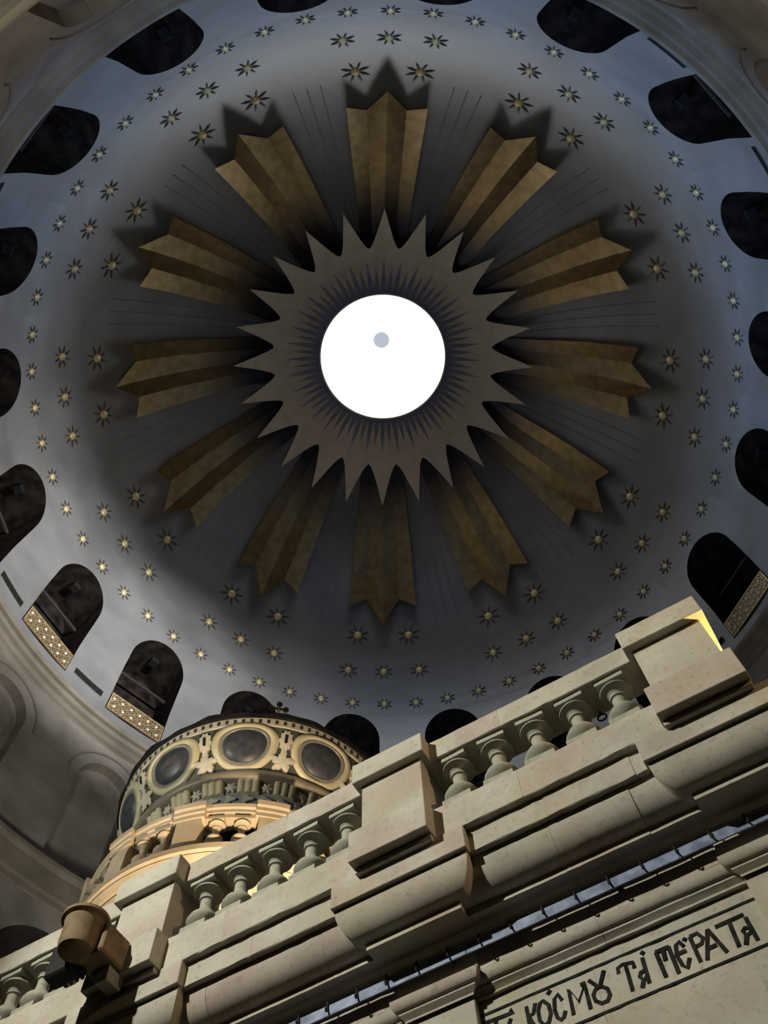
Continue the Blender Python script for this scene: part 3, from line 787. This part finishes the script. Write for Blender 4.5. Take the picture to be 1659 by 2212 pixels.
# ------------------------------------------------------------------ hook rail
rail = empty('hook_rail', (CAM.x, CAM.y, 0), FROT)
tag(rail, 'blue grey metal rail with black hooks below the shrine cornice', 'rail')
def rail_piece(a, b): box('flat_bar', a+0.001, b-0.001, 3.706, 3.716, 3.515, 3.582, M['steel'], rail, 0.002)
for a, b in ((-6.5, -4.6), (-4.6, -3.0), (-3.0, -1.62), (-1.62, -0.36), (-0.36, 0.5)): rail_piece(a, b)
for u in (-4.9, -3.9, -2.9, -1.72, -0.72, 0.2):
    box('bracket', u-0.012, u+0.012, 3.715, 3.775, 3.54, 3.56, M['black'], rail)
def hook_me():
    bm = bmesh.new()
    pts = [(0, 0.075), (0, 0.045), (-0.006, 0.012), (-0.016, -0.004), (-0.030, -0.006), (-0.036, 0.008)]
    r = 0.0065
    prev = None
    for i, (y, z) in enumerate(pts):
        ring_ = [bm.verts.new((r*cos(2*pi*q/6), y + r*0.5*sin(2*pi*q/6), z + r*0.85*sin(2*pi*q/6))) for q in range(6)]
        if i == 0 or i == len(pts)-1: bm.faces.new(ring_)
        if prev:
            for q in range(6): bm.faces.new((prev[q], prev[(q+1) % 6], ring_[(q+1) % 6], ring_[q]))
        prev = ring_
    me = bpy.data.meshes.new('hook'); bm.to_mesh(me); bm.free(); me.materials.append(M['black'])
    return me
hk = hook_me()
for i in range(-20, 11):
    u = -1.727 + 0.195*i
    if u < -5.4 or u > 0.3: continue
    o = link('hook', hk, None, rail); o.location = (u, 3.699, 3.528); o.rotation_euler = (0, 0, 0.35)

# ================================================================== THE CUPOLA
AX = fw(-5.38, 6.2, 0)
cdir = Vector((CAM.x-AX.x, CAM.y-AX.y, 0)).normalized()
cup_rot = atan2(cdir.y, cdir.x)
cu = empty('cupola', (AX.x, AX.y, 3.96), cup_rot)
tag(cu, 'round cupola with dark oval medallions and black dome above the balustrade', 'cupola')
def cz(o): o.location = (o.location.x, o.location.y, o.location.z - 3.96); return o
def cl(name, prof, mat, **kw): return cz(lathe(name, prof, mat, cu, **kw))
def cyl_l(phi, r, z): a = radians(phi); return Vector((r*cos(a), r*sin(a), z))
def arcblock(name, phi0, phi1, prof, mat, parent, n=6, shift=True):
    me = lathe_me(name, prof, mat, n=n, a0=phi0, a1=phi1, closed=True, smooth=False)
    o = link(name, me, mat, parent)
    if shift: cz(o)
    return o
Y = M['stoneyellow']
o = cl('lower_drum', [(1.52, 3.96), (1.52, 6.46)], Y, n=72)
o = cl('base_cornice', [(1.52,6.40),(1.58,6.44),(1.58,6.50),(1.645,6.505),(1.645,6.56),(1.60,6.568),(1.67,6.60),(1.715,6.655),(1.67,6.663),(1.74,6.69),(1.79,6.745),(1.75,6.753),(1.82,6.775),(1.82,6.845),(1.80,6.86),(1.30,6.87)], Y, n=120); sharp(o.data, 25)
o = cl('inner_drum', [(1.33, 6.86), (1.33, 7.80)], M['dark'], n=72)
PR = 360/13
dm = None
cb_me = baluster_me(0.42, 0.80, Y)
for k in range(13):
    c = -24.4 + PR*k
    die = arcblock('parapet_pier', c-4.2, c+4.2, [(1.62,6.86),(1.785,6.86),(1.785,7.28),(1.62,7.28)], Y, cu, 3)
    arcblock('pier_cap', c-5.4, c+5.4, [(1.58,7.26),(1.80,7.26),(1.80,7.31),(1.815,7.325),(1.815,7.37),(1.835,7.39),(1.84,7.45),(1.58,7.45)], Y, die, 4, shift=False)
    arcblock('parapet_rail', c+4.9, c+PR-4.9, [(1.60,7.275),(1.745,7.275),(1.745,7.325),(1.76,7.34),(1.76,7.38),(1.78,7.395),(1.785,7.44),(1.60,7.44)], Y, cu, 8)
    for d in (-4.4, 4.4):
        b = link('baluster', cb_me, None, cu); ph = c + PR/2 + d
        p = cyl_l(ph, 1.69, 6.86-3.96); b.location = p; b.rotation_euler = (0, 0, radians(ph))
# drum above the parapet
o = cl('leaf_frieze', [(1.33, 7.78), (1.36, 7.82), (1.37, 8.04), (1.385, 8.05)], M['bluegrey'], n=96)
o = cl('scroll_band', [(1.385, 8.05), (1.40, 8.07), (1.43, 8.185), (1.43, 8.20)], M['bluegrey'], n=96)
o = cl('torus', [(1.42,8.19),(1.49,8.19),(1.53,8.205),(1.55,8.25),(1.54,8.30),(1.51,8.335),(1.46,8.34)], M['brownmarble'], n=120)
def band(phi, t, off=0.0):
    """surface of the medallion band, t = 0 bottom .. 1 top"""
    z = 8.335 + 0.535*t; r = 1.50 + 0.245*t + 0.09*t*(1-t)
    a = radians(phi); nr, nz = 0.91, -0.41
    return Vector(((r+off*nr)*cos(a), (r+off*nr)*sin(a), z+off*nz - 3.96))
vs, fs = [], []; NB = 132; NTT = 10
for j in range(NB):
    for i in range(NTT+1): vs.append(band(360*j/NB, i/NTT))
for j in range(NB):
    for i in range(NTT):
        p = j*(NTT+1)+i; q = ((j+1) % NB)*(NTT+1)+i; fs.append((p, q, q+1, p+1))
mk('medallion_band', vs, fs, M['verde'], cu, smooth=True)
def egg(s, th):
    """outline of a medallion: half width 13 deg, half height .5"""
    c, n_ = cos(th), sin(th); e = 2/2.25
    x = 13.7*s*(abs(c)**e)*(1 if c >= 0 else -1); y = 0.545*s*(abs(n_)**e)*(1 if n_ >= 0 else -1)
    x *= 1 + 0.10*y/0.5
    return x, y
def ring_plate(name, phi, s0, s1, off0, off1, mat, parent, n=40):
    """flat ring between scales s0<s1 raised off1 (inner edge off0)"""
    vs, fs = [], []
    for j in range(n):
        th = 2*pi*j/n
        for (s, of) in ((s0, -0.01), (s0, off0), ((s0+s1)/2, (off0+off1)/2+0.008), (s1, off1), (s1, -0.01)):
            x, y = egg(s, th); vs.append(band(phi+x, 0.5+y, of))
    for j in range(n):
        for i in range(4): p, q = 5*j+i, 5*((j+1) % n)+i; fs.append((p, q, q+1, p+1))
    return mk(name, vs, fs, mat, parent, smooth=True)
def lens(name, phi, s, mat, parent, bulge=0.075, n=40):
    vs, fs = [band(phi, 0.5, bulge)], []; K = 6
    for i in range(1, K+1):
        for j in range(n):
            x, y = egg(s*i/K, 2*pi*j/n); vs.append(band(phi+x, 0.5+y, bulge*sqrt(max(0, 1-(i/K)**2)) + 0.012))
    for j in range(n): fs.append((0, 1+j, 1+(j+1) % n))
    for i in range(K-1):
        for j in range(n): a = 1+i*n+j; b = 1+i*n+(j+1) % n; fs.append((a, b, b+n, a+n))
    return mk(name, vs, fs, mat, parent, smooth=True)
def lobed(name, phi, t, sx, sy, lobes, amp, off, mat, parent, n=48, up=0.0, phase=0.0, hole=None):
    vs, fs = [], []
    c0 = band(phi, t, off*1.25)
    vs.append(c0)
    for lay, (sc_, of) in enumerate(((0.55, off*1.2), (1.0, off), (1.0, -0.005))):
        for j in range(n):
            th = 2*pi*j/n; rr = sc_*(1 + amp*cos(lobes*th + phase) + 0.5*amp*cos((lobes*2)*th + phase))
            vs.append(band(phi + sx*rr*cos(th), t + sy*rr*sin(th) + up*rr*abs(cos(th)), of))
    for j in range(n): fs.append((0, 1+j, 1+(j+1) % n))
    for l in range(2):
        for j in range(n): a = 1+l*n+j; b = 1+l*n+(j+1) % n; fs.append((a, b, b+n, a+n))
    return mk(name, vs, fs, mat, parent)
MS = 360/11
for k in range(11):
    c = -11.6 + MS*k
    md = ring_plate('medallion', c, 0.765, 1.0, 0.028, 0.02, M['cream'], cu)
    ring_plate('inner_ring', c, 0.64, 0.77, 0.012, 0.024, M['greymarble'], md)
    lens('lens', c, 0.655, M['navy'], md, bulge=0.05)
    g = c + MS/2
    ca = lobed('cartouche', g, 0.66, 2.5, 0.23, 10, 0.10, 0.035, M['leaf'], cu)
    # slot of the cartouche
    vs, fs = [], []
    n = 16
    vs.append(band(g, 0.68, 0.052))
    for j in range(n):
        th = 2*pi*j/n; e = 2/6
        x = 0.62*(abs(cos(th))**e)*(1 if cos(th) >= 0 else -1); y = 0.10*(abs(sin(th))**e)*(1 if sin(th) >= 0 else -1)
        vs.append(band(g+x, 0.68+y, 0.05))
    for j in range(n): fs.append((0, 1+j, 1+(j+1) % n))
    mk('slot', vs, fs, M['black'], ca)
    lf = lobed('acanthus_leaf', g, 0.20, 4.2, 0.16, 5, 0.26, 0.035, M['leaf'], cu, phase=pi/2*5 + pi)
    lobed('leaf_stem', g, 0.39, 1.1, 0.09, 4, 0.15, 0.03, M['leaf'], lf, n=24)
# scroll band ornaments
def scroll_pt(phi, t, off=0.0): a = radians(phi); r = 1.385 + 0.047*t + off; return Vector((r*cos(a), r*sin(a), 8.052 + 0.14*t - 3.96))
def console(phi):
    vs, fs = [], []; n = 16
    for i in range(n+1):
        x = -5.0 + 10.0*i/n; of = 0.03 + 0.022*abs(sin(pi*3*(x+5)/10))**0.6
        for (t, o_) in ((0.0, of), (1.0, of+0.02), (1.0, -0.01), (0.0, -0.01)): vs.append(scroll_pt(phi+x, t, o_))
    for i in range(n):
        for j in range(4): fs.append((4*i+j, 4*i+(j+1) % 4, 4*i+4+(j+1) % 4, 4*i+4+j))
    fs += [(0,1,2,3), (4*n+3, 4*n+2, 4*n+1, 4*n)]
    return mk('console', vs, fs, M['cream'], cu)
def flower(phi):
    vs, fs = [scroll_pt(phi, 0.5, 0.045)], []; n = 36
    for (s, of) in ((1.0, 0.03), (1.0, -0.005)):
        for j in range(n):
            th = 2*pi*j/n; rr = s*(1+0.28*cos(6*th)); vs.append(scroll_pt(phi+2.2*rr*cos(th), 0.5+0.34*rr*sin(th), of))
    for j in range(n): fs.append((0, 1+j, 1+(j+1) % n)); fs.append((1+j, 1+(j+1) % n, 1+n+(j+1) % n, 1+n+j))
    return mk('rosette', vs, fs, M['leaf'], cu)
for k in range(22):
    c = -8 + 360/22*k
    console(c); flower(c + 180/22)
for k in range(44):
    ph = 360/44*k
    vs, fs = [], []; n = 24
    for of in (0.02, -0.005):
        for j in range(n):
            th = 2*pi*j/n; rr = 1+0.3*cos(3*th); a = radians(ph + 2.3*rr*cos(th)); r = 1.372+of
            vs.append((r*cos(a), r*sin(a), 7.985 + 0.05*rr*sin(th) - 3.96))
    fs.append(tuple(range(n)))
    for j in range(n): fs.append((j, (j+1) % n, n+(j+1) % n, n+j))
    mk('frieze_leaf', vs, fs, M['leaf'], cu)
# pale ring with little square openings
o = cl('dentil_ring', [(1.72, 8.855), (1.757, 8.86), (1.775, 8.965), (1.72, 8.97)], M['leaf'], n=132); sharp(o.data, 30)
def den_me():
    vs = []
    for ph in (-0.62, 0.62):
        for z, r in ((8.888, 1.7655), (8.942, 1.7745)):
            for dr in (0.0, -0.02): vs.append(cyl_l(ph, r+dr, z-3.96))
    return mesh('dentil', vs, [(0,2,6,4),(0,4,5,1),(2,3,7,6),(0,1,3,2),(4,6,7,5),(1,5,7,3)], M['dark'])
dme = den_me()
for k in range(110):
    o = link('dentil', dme, None, cu); o.rotation_euler = (0, 0, radians(-9.7 + 360/110*k))
# black eaves and dome
vs, fs = [], []; n = 120
for j in range(n):
    ph = 360*j/n; wv = 0.012*sin(radians(ph)*11) + 0.008*sin(radians(ph)*26+1)
    for (r, z) in ((1.74, 8.965), (1.795+wv, 8.972), (1.815+wv, 9.03+wv*0.6), (1.72, 9.10)): vs.append(cyl_l(ph, r, z-3.96))
for j in range(n):
    for i in range(4): p, q = 4*j+i, 4*((j+1) % n)+i; i2 = (i+1) % 4; fs.append((p, q, 4*((j+1) % n)+i2, 4*j+i2))
mk('eaves', vs, fs, M['black'], cu)
cl('dome_shell', [(1.72, 9.06), (1.60, 9.14), (1.30, 9.46), (1.0, 9.80), (0.62, 10.2), (0.34, 10.6), (0.2, 10.85), (0.11, 11.05), (0.06, 11.25)], M['black'], n=72)
fin = cl('finial', [(0.0, 11.2), (0.05, 11.22), (0.09, 11.29), (0.05, 11.36), (0.022, 11.38), (0.02, 11.82), (0.0, 11.82)], M['brass'], n=16)
for z, x in ((11.84, 0.0), (11.72, -0.11), (11.72, 0.11)):
    lo = link('cross_lobe', lathe_me('cross_lobe', [(0.0, -0.05), (0.035, -0.035), (0.05, 0.0), (0.035, 0.035), (0.0, 0.05)], M['brass'], n=14), None, fin)
    lo.location = (0, x, z)
cb = box('cross_arm', -0.014, 0.014, -0.11, 0.11, 11.706, 11.734, M['brass'], fin)
